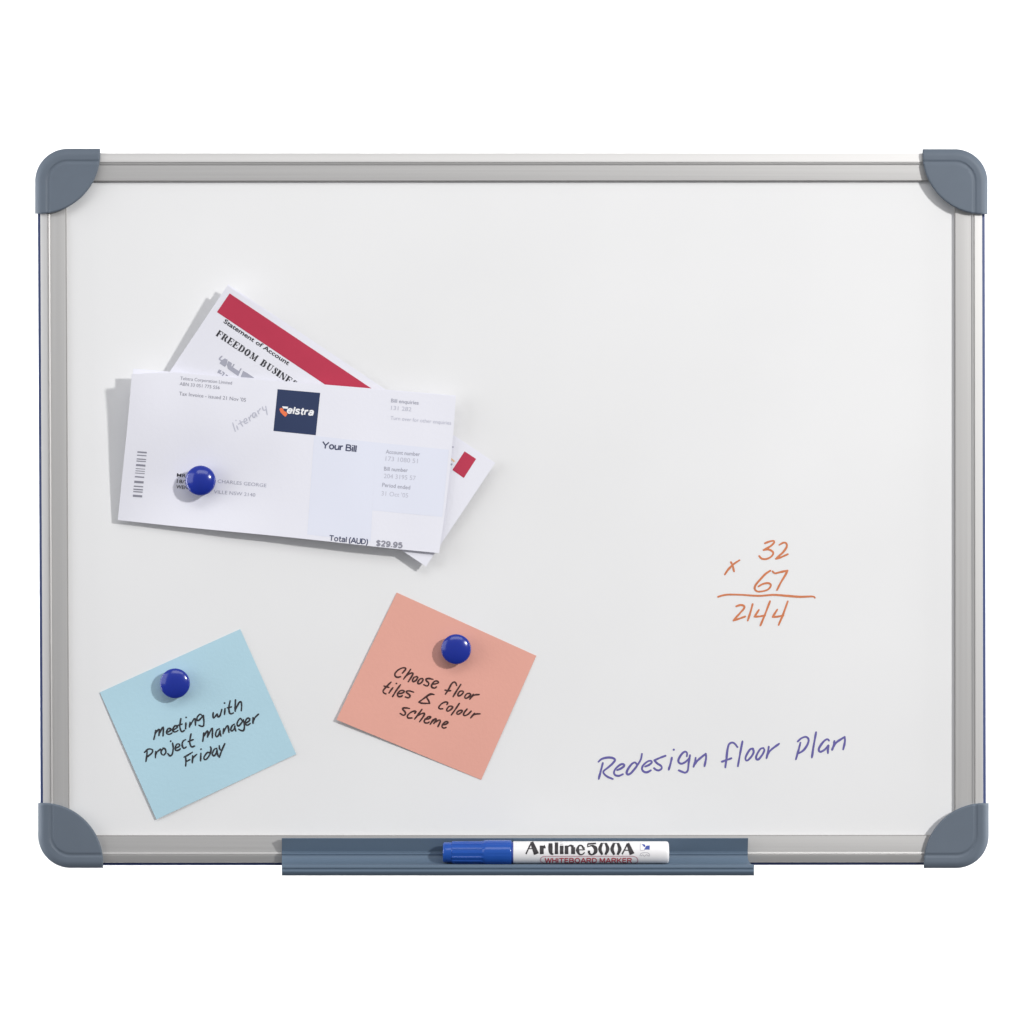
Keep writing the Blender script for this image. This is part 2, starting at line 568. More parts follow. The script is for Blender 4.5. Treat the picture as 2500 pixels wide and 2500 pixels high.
# grey strip added over the rails' bright inner walls to darken the seam
seam = MB()
for i in range(4):
    j = (i + 1) % 4
    vs_ = []
    for k in range(9):
        t = k / 8
        for s, h in [(0.955, -0.4), (0.955, 2.2), (0.962, 2.35), (0.985, 2.0), (0.990, 1.6), (0.990, -0.4)]:
            ax = OUT[i][0] + (INN[i][0] - OUT[i][0]) * s
            ay = OUT[i][1] + (INN[i][1] - OUT[i][1]) * s
            bx = OUT[j][0] + (INN[j][0] - OUT[j][0]) * s
            by = OUT[j][1] + (INN[j][1] - OUT[j][1]) * s
            vs_.append(P(ax + (bx - ax) * t, ay + (by - ay) * t, h * 0.001))
    seam.add(vs_, grid_faces(9, 6))
seam.build("added_seam_strip", M["seam"], board, sharp=40)

# corner caps
CF = [(0, 5.75), (2, 6.2), (5, 6.85), (8, 7.35), (11, 7.68), (14, 7.86), (17, 7.9), (26.5, 7.8), (28.5, 7.4), (30, 7.2), (33, 7.2), (34.5, 7.4), (36.5, 7.8), (200, 7.8)]


def corner_cap(cx, cy, sx, sy):
    R, E, C0, r = 80.0, 159.0, 12.0, 147.0

    def outer(t):
        l1 = E - R
        la = R * pi / 2
        d = t * (2 * l1 + la)
        if d < l1:
            return (E - d, 0.0)
        if d < l1 + la:
            a = (d - l1) / R
            return (R - R * sin(a), R - R * cos(a))
        return (0.0, R + (d - l1 - la))

    def inner(t):
        la = r * pi / 2
        a = t * pi / 2
        return (C0 + r * cos(a), C0 + r * sin(a))
    ss = [0, 0.003, 0.008, 0.015, 0.025, 0.04, 0.055, 0.07, 0.09, 0.11] + [0.11 + 0.89 * (k / 58) for k in range(1, 59)]
    nt_ = 84
    vs_ = []
    for i in range(nt_ + 1):
        t = i / nt_
        O, I = outer(t), inner(t)
        row = []
        for s in ss:
            a, b = O[0] + (I[0] - O[0]) * s, O[1] + (I[1] - O[1]) * s
            d1 = R - math.hypot(a - R, b - R) if (a < R and b < R) else min(a, b)
            d1 = max(d1, 0)
            dd = r - math.hypot(max(a - C0, 0), max(b - C0, 0))
            d2 = max(0, min(dd, E - max(a, b)))
            h = plin(CF, d1)
            if d2 < 4.5:
                h -= 1.1 * (1 - d2 / 4.5) ** 2
            row.append((a, b, h))
        row = [(row[0][0], row[0][1], -8.0)] + row + [(row[-1][0], row[-1][1], 0.2)]
        for a, b, h in row:
            vs_.append(P(cx + sx * a, cy + sy * b, h * 0.001))
    nv = len(ss) + 2
    f = grid_faces(nt_ + 1, nv)
    # end walls over the rails
    for i in (0, nt_):
        f.append(tuple(i * nv + k for k in range(nv)))
    m = MB()
    m.add(vs_, f)
    return m


for cx, cy, sx, sy in ((85.6, 363, 1, 1), (2411, 364, -1, 1), (92.8, 2119, 1, -1), (2414, 2119.5, -1, -1)):
    corner_cap(cx, cy, sx, sy).build("corner_cap", M["cap"], board, sharp=26)

# pen tray clipped on the bottom rail
TR = [(2046, 6.0), (2046, 11.0), (2047, 11.4), (2078.5, 7.0), (2080, 7.6), (2081.5, 10.6), (2086, 10.6), (2087.5, 9.9), (2091, 10.0), (2096, 11.0), (2101, 12.6),
      (2106, 15.0), (2109.3, 18.0), (2111.8, 25.5), (2110.6, 26.2), (2110.9, 27.2), (2112, 27.6), (2118.5, 28.0), (2119.5, 27.0), (2122.5, 27.0), (2123.5, 28.1), (2127.5, 28.3),
      (2130, 28.0), (2136.5, 26.4), (2137.8, 25.0), (2137.0, 6.0)]


def tray_end(side, h):
    if side < 0:
        return 688.0
    return 1825.5 + 15.5 * min(1, max(0, (h - 10.5) / 14.0))


mb = MB()
vs_ = []
nn = 40
for k in range(nn + 1):
    t = k / nn
    for py, h in TR:
        xa, xb = tray_end(-1, h), tray_end(1, h)
        vs_.append(P(xa + (xb - xa) * t, py, h * 0.001))
fs_ = grid_faces(nn + 1, len(TR))
fs_.append(tuple(range(len(TR))))
fs_.append(tuple(nn * len(TR) + k for k in range(len(TR) - 1, -1, -1)))
mb.add(vs_, fs_)
mb.build("pen_tray", M["tray"], board, sharp=35)

flat = lambda x, y: 0.0


def strokes(mb, data, origin, scale, width, hf):
    for st in data:
        if len(st) == 1:
            dot(mb, origin[0] + st[0][0] / scale, origin[1] + st[0][1] / scale, width * 0.55, hf)
        else:
            stroke(mb, [(origin[0] + x / scale, origin[1] + y / scale) for x, y in st], width, hf)


SUM = [
    [(950, 235), (1010, 210), (1080, 195), (1097, 218), (1050, 270), (990, 308), (930, 340)],
    [(930, 340), (1000, 330), (1065, 360), (1080, 400), (1040, 450), (970, 482), (900, 475), (860, 435)],
    [(1175, 260), (1240, 225), (1285, 235), (1292, 290), (1240, 370), (1180, 425), (1122, 477)], [(1122, 477), (1200, 455), (1310, 405)],
    [(550, 500), (460, 560), (370, 650), (320, 725)], [(415, 530), (440, 580), (465, 675)],
    [(1035, 665), (960, 715), (870, 810), (805, 890), (790, 950), (830, 990), (900, 990), (990, 965), (1040, 910), (1030, 870), (980, 860), (915, 875), (850, 912)],
    [(1070, 675), (1110, 705), (1200, 685), (1305, 663)], [(1305, 663), (1270, 735), (1200, 850), (1140, 970)],
    [(215, 1075), (300, 1050), (400, 1040), (600, 1045), (850, 1060), (1080, 1045), (1300, 1060), (1500, 1075), (1700, 1070), (1735, 1090)],
    [(500, 1225), (560, 1205), (615, 1215), (622, 1255), (560, 1330), (510, 1385), (457, 1447)], [(457, 1447), (530, 1425), (640, 1385)],
    [(757, 1190), (730, 1290), (680, 1450)],
    [(855, 1280), (820, 1335), (785, 1387)], [(785, 1387), (850, 1385), (950, 1370)], [(1030, 1145), (960, 1330), (880, 1525)],
    [(1145, 1275), (1110, 1330), (1070, 1392)], [(1070, 1392), (1140, 1388), (1240, 1370)], [(1310, 1145), (1240, 1340), (1165, 1520)],
]
mb = MB()
strokes(mb, SUM, (1720, 1290), 6.44, 4.9, flat)
tag(mb.build("handwriting", M["ink_orange"], board, smooth=False), "orange handwritten multiplication sum on the board")

RED = [
    [(205, 405), (180, 500), (140, 655)], [(135, 385), (190, 340), (280, 318), (360, 325), (395, 358), (350, 420), (280, 480), (215, 535), (225, 575), (280, 620), (360, 655)],
    [(430, 515), (490, 490), (540, 450), (530, 423), (480, 430), (410, 490), (380, 550), (400, 595), (460, 605), (520, 580)],
    [(740, 425), (710, 395), (660, 420), (600, 500), (580, 560), (605, 585), (660, 550), (740, 450), (800, 350), (820, 260)],
    [(870, 460), (930, 435), (975, 395), (960, 370), (910, 380), (840, 440), (820, 500), (850, 540), (900, 550), (960, 520)],
    [(1190, 290), (1110, 320), (1015, 362)], [(1015, 362), (1060, 410), (1120, 450), (1130, 490), (1085, 520), (1040, 510), (1010, 485)],
    [(1290, 320), (1270, 410), (1240, 510)], [(1320, 195)],
    [(1525, 300), (1530, 250), (1495, 225), (1440, 270), (1395, 350), (1400, 395), (1440, 415), (1500, 390), (1560, 330), (1575, 280)],
    [(1575, 285), (1555, 400), (1540, 520), (1500, 555), (1460, 545), (1400, 520)],
    [(1665, 320), (1655, 390), (1630, 465)], [(1640, 440), (1700, 360), (1822, 258)], [(1822, 258), (1828, 330), (1803, 455)],
]
FLP = [
    [(325, 290), (290, 245), (250, 230), (210, 260), (190, 350), (180, 450), (165, 555)], [(120, 480), (180, 460), (245, 435)],
    [(390, 215), (360, 370), (330, 540)],
    [(530, 310), (490, 320), (440, 400), (430, 450), (455, 465), (510, 410), (537, 350), (522, 308)],
    [(665, 300), (625, 315), (578, 390), (570, 440), (600, 450), (650, 390), (677, 330), (660, 300)],
    [(735, 285), (725, 350), (705, 435)], [(710, 400), (760, 330), (870, 245)],
    [(1150, 230), (1125, 330), (1090, 450)], [(1115, 215), (1160, 175), (1220, 155), (1257, 190), (1240, 260), (1190, 330), (1130, 370)],
    [(1355, 95), (1325, 260), (1300, 425)],
    [(1525, 205), (1500, 185), (1450, 220), (1395, 300), (1395, 340), (1420, 350), (1470, 320), (1515, 265)], [(1520, 270), (1510, 320), (1510, 370)],
    [(1595, 210), (1585, 270), (1565, 325)], [(1570, 310), (1620, 230), (1730, 155)], [(1730, 155), (1732, 220), (1710, 320)],
]
mb = MB()
strokes(mb, RED, (1440, 1800), 6.44, 5.0, flat)
strokes(mb, FLP, (1740, 1770), 5.367, 5.0, flat)
tag(mb.build("handwriting", M["ink_purple"], board, smooth=False), "purple handwritten words about a floor plan")


# ------------------------------------------------------------------ sheets of paper
def inv_bilinear(c):
    (x0, y0), (x1, y1), (x2, y2), (x3, y3) = c      # TL TR BR BL

    def f(px, py):
        u = v = 0.5
        for _ in range(6):
            X = (x0 * (1 - u) + x1 * u) * (1 - v) + (x3 * (1 - u) + x2 * u) * v
            Y = (y0 * (1 - u) + y1 * u) * (1 - v) + (y3 * (1 - u) + y2 * u) * v
            xu = (x1 - x0) * (1 - v) + (x2 - x3) * v
            yu = (y1 - y0) * (1 - v) + (y2 - y3) * v
            xv = (x3 - x0) * (1 - u) + (x2 - x1) * u
            yv = (y3 - y0) * (1 - u) + (y2 - y1) * u
            det = xu * yv - xv * yu
            ex, ey = px - X, py - Y
            u += (ex * yv - ey * xv) / det
            v += (ey * xu - ex * yu) / det
        return u, v
    return f


def bil(c, u, v):
    (x0, y0), (x1, y1), (x2, y2), (x3, y3) = c
    return ((x0 * (1 - u) + x1 * u) * (1 - v) + (x3 * (1 - u) + x2 * u) * v,
            (y0 * (1 - u) + y1 * u) * (1 - v) + (y3 * (1 - u) + y2 * u) * v)


def sheet(c, hfun, th, nu=40, nv=24, extra=None, v0=0.0, v1=1.0):
    """A bent sheet of paper with real thickness; hfun(u, v) in metres."""
    mb = MB()
    top, bot = [], []
    for i in range(nu + 1):
        u = i / nu
        for j in range(nv + 1):
            v = v0 + (v1 - v0) * j / nv
            x, y = bil(c, u, v)
            if extra:
                ex, ey = extra(u, v)
                x, y = x + ex, y + ey
            h = hfun(u, v)
            top.append(P(x, y, h))
            bot.append(P(x, y, h - th))
    nV = nv + 1
    F = grid_faces(nu + 1, nV)
    N = len(top)
    G = [tuple(reversed([k + N for k in f])) for f in F]
    W = []
    for i in range(nu):
        W.append((i * nV, (i + 1) * nV, (i + 1) * nV + N, i * nV + N))
        W.append(((i + 1) * nV + nv, i * nV + nv, i * nV + nv + N, (i + 1) * nV + nv + N))
    for j in range(nv):
        W.append((j + 1, j, j + N, j + 1 + N))
        W.append((nu * nV + j, nu * nV + j + 1, nu * nV + j + 1 + N, nu * nV + j + N))
    mb.add(top + bot, F + G + W)
    return mb


# --- folded account statement (behind)
SC4 = [(555, 697), (1207, 1133), (1040, 1383), (388, 947)]
s_inv = inv_bilinear(SC4)


def st_h(u, v):
    hl = 17.5 - 10.5 * v
    k = max(0.0, 1 - max(u, 0) / 0.5) ** 1.6
    t = min(max((u - 0.55) / 0.45, 0), 1)
    t = t * t * (3 - 2 * t)
    return (5.5 + (hl - 5.5) * k + 2.6 * t * (0.55 + 0.45 * v) + 0.12 * sin(u * 23 + v * 3)) * 0.001


def st_hf(x, y):
    return st_h(*s_inv(x, y))


stm = thing("account_statement", P(560, 720, st_h(0.02, 0.05)), "folded white statement with a crimson band, tucked diagonally behind the bill", "letter")
sheet(SC4, st_h, 0.00018, 48, 20).build("front_fold", M["paper"], stm, sharp=40)


def st_back(u, v):
    k = max(0.0, 1 - u / 0.5) ** 1.3
    return st_h(u, v) - (0.0009 + 0.0062 * k * (1 - 0.6 * v))


sheet(SC4, st_back, 0.00018, 40, 16, v0=-0.012, v1=0.985).build("back_fold", M["paper"], stm, sharp=40)
mb = MB()
dx, dy = 345.8, 231.8
patch(mb, [(560.6, 716.2), (560.6 + dx * 1.3, 716.2 + dy * 1.3), (529.6 + dx * 1.3, 761.9 + dy * 1.3), (529.6, 761.9)], st_hf, nu=60, nv=6)
mb.build("header_band", M["red_print"], stm)
mb = MB()
patch(mb, [(1134.3, 1101.8), (1162.3, 1120.4), (1132.3, 1167), (1104.3, 1147.3)], st_hf, nu=6, nv=6)
mb.build("print_block", M["red_print"], stm)
line(stm, "text_black", "printed_text", "Statement of Account", (545, 787), (703, 892), 10.5, st_hf, bold=0.022)
# heavy serif capitals
GLY = {  # thick strokes / thin strokes in a 1 x 1 box, y up; (points, w0, w1...)
    "F": (0.82, [([(0.22, 0), (0.22, 1)], 0.3)], [([(0, 0.04), (0.46, 0.04)], .09), ([(0, 0.96), (0.98, 0.96)], .09), ([(0.94, 0.96), (0.98, 0.66)], .1), ([(0.3, 0.52), (0.7, 0.52)], .09), ([(0.7, 0.4), (0.7, 0.64)], .1)]),
    "R": (0.95, [([(0.22, 0), (0.22, 1)], 0.28), ([(0.68, 0.9), (0.74, 0.73), (0.66, 0.54)], 0.26), ([(0.6, 0.46), (0.86, 0.04)], 0.26)], [([(0, 0.04), (0.46, 0.04)], .09), ([(0, 0.96), (0.62, 0.96)], .09), ([(0.3, 0.5), (0.64, 0.5)], .09), ([(0.8, 0.04), (1.02, 0.04)], .09)]),
    "E": (0.88, [([(0.22, 0), (0.22, 1)], 0.29)], [([(0, 0.04), (0.96, 0.04)], .09), ([(0, 0.96), (0.94, 0.96)], .09), ([(0.9, 0.96), (0.93, 0.7)], .1), ([(0.92, 0.04), (0.97, 0.32)], .1), ([(0.3, 0.52), (0.68, 0.52)], .09), ([(0.66, 0.4), (0.66, 0.64)], .1)]),
    "D": (0.95, [([(0.22, 0), (0.22, 1)], 0.28), ([(0.7, 0.9), (0.86, 0.5), (0.7, 0.1)], 0.28)], [([(0, 0.04), (0.62, 0.04)], .09), ([(0, 0.96), (0.62, 0.96)], .09)]),
    "O": (0.98, [([(0.32, 0.9), (0.16, 0.5), (0.32, 0.1)], 0.28), ([(0.68, 0.9), (0.84, 0.5), (0.68, 0.1)], 0.28)], [([(0.3, 0.96), (0.7, 0.96)], .09), ([(0.3, 0.04), (0.7, 0.04)], .09)]),
    "M": (1.18, [([(0.2, 0.98), (0.5, 0.06)], 0.24), ([(0.84, 0), (0.84, 1)], 0.24)], [([(0.14, 0), (0.14, 0.96)], .09), ([(0.5, 0.06), (0.8, 0.96)], .09), ([(0, 0.04), (0.28, 0.04)], .09), ([(0.68, 0.04), (1.02, 0.04)], .09), ([(0, 0.96), (0.28, 0.96)], .09), ([(0.78, 0.96), (1.0, 0.96)], .09)]),
    "B": (0.92, [([(0.22, 0), (0.22, 1)], 0.28), ([(0.66, 0.92), (0.72, 0.74), (0.64, 0.56)], 0.26), ([(0.68, 0.5), (0.8, 0.27), (0.68, 0.08)], 0.27)], [([(0, 0.04), (0.66, 0.04)], .09), ([(0, 0.96), (0.62, 0.96)], .09), ([(0.3, 0.52), (0.64, 0.52)], .09)]),
    "U": (0.98, [([(0.24, 1), (0.24, 0.3), (0.4, 0.08)], 0.27)], [([(0.36, 0.05), (0.62, 0.05), (0.82, 0.26), (0.82, 0.96)], .1), ([(0, 0.96), (0.46, 0.96)], .09), ([(0.66, 0.96), (0.98, 0.96)], .09)]),
    "S": (0.75, [([(0.3, 0.8), (0.5, 0.56), (0.74, 0.36), (0.72, 0.16)], 0.27)], [([(0.24, 0.76), (0.3, 0.94), (0.6, 0.95), (0.84, 0.72)], .1), ([(0.14, 0.3), (0.3, 0.05), (0.6, 0.05), (0.74, 0.2)], .1), ([(0.86, 0.98), (0.86, 0.7)], .09), ([(0.12, 0.02), (0.12, 0.32)], .09)]),
    "I": (0.5, [([(0.5, 0), (0.5, 1)], 0.6)], [([(0, 0.04), (1, 0.04)], .09), ([(0, 0.96), (1, 0.96)], .09)]),
    "N": (1.0, [([(0.16, 0.96), (0.82, 0.04)], 0.26)], [([(0.14, 0), (0.14, 0.96)], .09), ([(0.86, 0), (0.86, 0.96)], .09), ([(0, 0.04), (0.3, 0.04)], .09), ([(0.7, 0.96), (1, 0.96)], .09)]),
}
ca, sa = cos(radians(33.5)), sin(radians(33.5))
CH = 16.5
mb = MB()
for ch, off in zip("FREEDOMBUSINESS", [0, 14.8, 32, 48, 64, 80.5, 98, 129, 146, 163, 175.5, 184.5, 202, 218, 232]):
    wd, thick, thin = GLY[ch]
    for pts, w in thick + thin:
        q = []
        for gx, gy in pts:
            a, b = off + gx * wd * 15.2, gy * CH
            q.append((526.5 + ca * a + sa * b, 819 + sa * a - ca * b))
        stroke(mb, q, w * 15.2, st_hf, widths=[w * (9.2 if ch == "I" else 15.2)] * 2, step=2.5)
mb.build("printed_text", M["text_black"], stm, smooth=False)
mb = MB()
f7 = lambda L: [(500 + x / 7.43, 700 + y / 7.43) for x, y in L]
poly(mb, f7([(268, 1390), (300, 1335), (365, 1300), (415, 1325), (395, 1415), (365, 1455)]), st_hf)
poly(mb, f7([(400, 1410), (430, 1345), (490, 1385), (480, 1440), (640, 1545), (605, 1622), (420, 1490)]), st_hf)
poly(mb, f7([(650, 1638), (695, 1525), (770, 1565), (900, 1655)]), st_hf)
for L in ([(310, 1260), (265, 1312), (312, 1342)], [(530, 1410), (500, 1455)], [(655, 1490), (620, 1550)],
          [(262, 1512), (240, 1560)], [(290, 1520), (262, 1560), (300, 1575)], [(325, 1545), (350, 1570), (320, 1610)], [(385, 1600), (410, 1612)]):
    stroke(mb, f7(L), 3.2, st_hf)
mb.build("blurred_print", M["text_mid"], stm, smooth=False)
mb = MB()
dot(mb, 860 + 1170 / 4.83, 1020 + 550 / 4.83, 2.6, st_hf)
dot(mb, 860 + 1187 / 4.83, 1020 + 345 / 4.83, 2.0, st_hf)
mb.build("blurred_print", M["text_mid"], stm, smooth=False)
mb = MB()
stroke(mb, [(860 + 1168 / 4.83, 1020 + 485 / 4.83), (860 + 1200 / 4.83, 1020 + 512 / 4.83)], 4.5, st_hf)
tag(mb.build("print_mark", M["peach_print"], stm, smooth=False), "small orange printed mark beside the red block")

# --- folded telephone bill (in front)
BC4 = [(325, 901.5), (1113, 967), (1072, 1350), (287.5, 1269.5)]
b_inv = inv_bilinear(BC4)
UU = [0, 0.12, 0.25, 0.5, 0.75, 1]
VV = [0, 0.35, 0.7, 1]
HH = [[22, 15.2, 11.5, 10.6, 10.4, 11.2],
      [16.5, 12, 9.6, 10.2, 10.3, 10.6],
      [10.5, 6.6, 5.2, 9.0, 10.2, 10.5],
      [4.8, 5.6, 6.8, 9.4, 10.5, 11.0]]
_rows = [nspline(UU, r) for r in HH]


def bl_h(u, v):
    u = min(max(u, 0), 1)
    w = 0.22 * sin(u * 17 + v * 2) * (0.4 + 0.6 * v) + 0.12 * sin(u * 31 + 1 - v * 5)
    return (nspline(VV, [r(u) for r in _rows])(min(max(v, -0.05), 1)) + w) * 0.001


def bl_hf(x, y):
    return bl_h(*b_inv(x, y))


def bl_bow(u, v):
    curl = max(0.0, 1 - u / 0.13) ** 1.4 * max(0.0, 1 - v / 0.35) ** 1.5
    return (5 * u ** 4 * sin(pi * min(max(v, 0), 1)) - 3.5 * curl, 1.2 * sin(u * 9) * v * 0.6 + 12 * curl)


bill = thing("phone_bill", P(490, 1175, 0.005), "folded white bill with navy logo square and blue tint, pinned on top of the statement", "letter")
sheet(BC4, bl_h, 0.00018, 72, 60, extra=bl_bow).build("front_fold", M["paper"], bill, sharp=40)


def bl_back(u, v):
    k = max(0.0, 1 - u / 0.4) ** 1.3
    vv = min(max(v, 0), 1)
    return bl_h(u, vv) - (0.0010 * (1 - 0.9 * vv ** 6) + 0.0060 * k * (1 - vv) ** 0.8 + 0.0002)


def bl_back_off(u, v):
    return (0.0, 0.0)


sheet(BC4, bl_back, 0.00018, 44, 22, extra=bl_back_off, v0=-0.004, v1=0.995).build("back_fold", M["paper"], bill, sharp=40)
mb = MB()
patch(mb, [(767, 1064), (917, 1080), (905, 1322), (750, 1305)], bl_hf, lift=0.00006, nu=16, nv=40)
patch(mb, [(917, 1080), (1096, 1098), (1080, 1262), (909, 1246)], bl_hf, lift=0.00006, nu=24, nv=32)
mb.build("tinted_panel", M["paper_blue"], bill)
mb = MB()
patch(mb, [(677.8, 950.1), (781.7, 959.2), (770.9, 1062.5), (667.6, 1052)], bl_hf, nu=10, nv=10)
logo = mb.build("logo_square", M["navy_print"], bill)
mb = MB()
g = lambda L: [(660 + x / 13.8, 940 + y / 13.8) for x, y in L]
sans(mb, "elstra", (699.5, 1008.5), (764, 1014.3), 16.5, lambda x, y: bl_hf(x, y) + 0.00012, 0.23, 0.2, 0.12)
poly(mb, g([(395, 715), (605, 733), (585, 800), (430, 790)]), bl_hf, EPS + 0.00011)
mb.build("logo_lettering", M["white_print"], logo, smooth=False)
mb = MB()
poly(mb, g([(310, 805), (365, 765), (430, 800), (450, 850), (470, 880), (420, 1000), (340, 915)]), bl_hf, EPS + 0.00008)
poly(mb, g([(470, 880), (540, 905), (575, 985), (515, 1068), (475, 1050), (420, 1000)]), bl_hf, EPS + 0.00008)
mb.build("logo_swoosh", M["orange_print"], logo, smooth=False)

sline(bill, "text_slate", "printed_heading", "Your Bill", (786.5, 1094), (869.5, 1103.5), 16, bl_hf, 0.2, 0.0, 0.11)
sline(bill, "text_slate", "printed_heading", "Total (AUD)", (803.5, 1319.4), (897.4, 1329.5), 13.2, bl_hf, 0.19, 0.0, 0.12)
line(bill, "text_grey", "printed_text", "Telstra Corporation Limited", (440, 927), (566, 938.7), 8, bl_hf)
line(bill, "text_grey", "printed_text", "ABN 33 051 775 556", (438.4, 940.5), (536.2, 950.3), 8, bl_hf)
line(bill, "text_grey", "printed_text", "Tax Invoice - issued 21 Nov '05", (437, 964.8), (600, 980.7), 9, bl_hf)
sline(bill, "text_grey", "printed_text", "$29.95", (918.4, 1332.0), (981.3, 1337.8), 13, bl_hf, 0.27)
line(bill, "text_mid", "printed_text", "CHARLES GEORGE", (531, 1178.6), (650, 1189.4), 8.5, bl_hf)
line(bill, "text_mid", "printed_text", "VILLE NSW 2140", (522, 1204.5), (623, 1212.5), 8.5, bl_hf)
mb = MB()
c8 = lambda L: [(260 + x / 4.83, 1060 + y / 4.83) for x, y in L]
# barcode
for y0, y1, w in ((200, 226, 1), (238, 262, .7), (284, 304, .9), (310, 328, .9), (350, 382, 1), (398, 418, .6), (424, 444, .6), (450, 470, .6), (490, 516, .8), (545, 582, 1), (598, 632, .55), (640, 662, .95), (668, 690, .9), (710, 746, 1)):
    ym = (y0 + y1) / 2
    t = (ym - 210) / 525
    xl, xr = 365 - 55 * t, 475 - 55 * t
    q = c8([(xl, ym - 3), (xr, ym + 5)])
    stroke(mb, q, 1, bl_hf, widths=[(y1 - y0) / 4.83 * w * 0.72] * 2, step=3)
mb.build("barcode", M["text_grey"], bill, smooth=False)
line(bill, "text_black", "printed_text", "MR J", (431.5, 1163.5), (461, 1166.5), 8.5, bl_hf, bold=0.01)
line(bill, "text_black", "printed_text", "18/7", (431.5, 1178.5), (458, 1181), 8.5, bl_hf, bold=0.01)
line(bill, "text_black", "printed_text", "WENT", (430, 1192), (466, 1195.5), 8.5, bl_hf, bold=0.01)
line(bill, "text_mid", "printed_heading", "Bill enquiries", (954.5, 982), (1021.9, 987.8), 9, bl_hf, bold=0.012)
line(bill, "text_mid", "printed_heading", "Account number", (941.7, 1106.9), (1025, 1113.6), 9.5, bl_hf, bold=0.012)
line(bill, "text_mid", "printed_heading", "Bill number", (937.3, 1148.6), (995.4, 1152.6), 9.5, bl_hf, bold=0.012)
line(bill, "text_mid", "printed_heading", "Period ended", (932.8, 1187.9), (1001, 1195), 9.5, bl_hf, bold=0.012)
line(bill, "text_pale", "printed_text", "131 282", (954.5, 1000.2), (1004, 1004.2), 10, bl_hf)
line(bill, "text_pale", "printed_text", "Turn over for other enquiries", (953, 1024.2), (1101, 1037), 9, bl_hf)
line(bill, "text_pale", "printed_text", "173 1080 51", (941, 1124.5), (1019.5, 1131), 11, bl_hf)
line(bill, "text_pale", "printed_text", "204 3195 57", (937, 1167), (1014.7, 1172.6), 11, bl_hf)
line(bill, "text_pale", "printed_text", "31 Oct '05", (931, 1209.5), (996, 1215), 11, bl_hf)
LIT = [
    [(1160, 1050), (1180, 1120), (1205, 1195)], [(1228, 1100), (1250, 1165)], [(1215, 1010)],
    [(1280, 1010), (1300, 1060), (1330, 1110)], [(1258, 1072), (1322, 1030)],
    [(1345, 1035), (1400, 1008), (1378, 975), (1350, 1010), (1370, 1060), (1412, 1042)],
    [(1430, 955), (1455, 1018)], [(1440, 980), (1472, 918)],
    [(1540, 880), (1500, 890), (1500, 945), (1528, 960), (1545, 890)], [(1545, 890), (1568, 940)],
    [(1578, 850), (1602, 900)], [(1585, 868), (1625, 810)],
    [(1660, 780), (1678, 838), (1715, 830)], [(1715, 770), (1730, 850), (1742, 915)],
]
mb = MB()
strokes(mb, LIT, (400, 880), 6.9, 2.6, bl_hf)
tag(mb.build("handwriting", M["text_pale"], bill, smooth=False), "faint pencilled word slanting up towards the logo square")

# --- sticky notes
NB = [(243.7, 1690.3), (586.4, 1535.8), (723, 1841), (381.8, 2000.5)]
NP = [(968.8, 1446.7), (1309.3, 1601), (1174.7, 1903.8), (821.3, 1757)]
nb_inv, np_inv = inv_bilinear(NB), inv_bilinear(NP)


def nb_h(u, v):
    return (0.35 + 1.5 * (1 - u) ** 2 * (0.35 + 0.65 * v) + 0.9 * v * v * u * 0.4 + 0.3 * sin(v * 3) + 0.07 * sin(u * 8 + v * 5)) * 0.001


def np_h(u, v):
    return (0.35 + 1.4 * (1 - u) ** 2 * (0.25 + 0.75 * v) + 1.2 * v ** 2 * (1 - u) ** 1.2 + 0.3 * sin(v * 3)) * 0.001


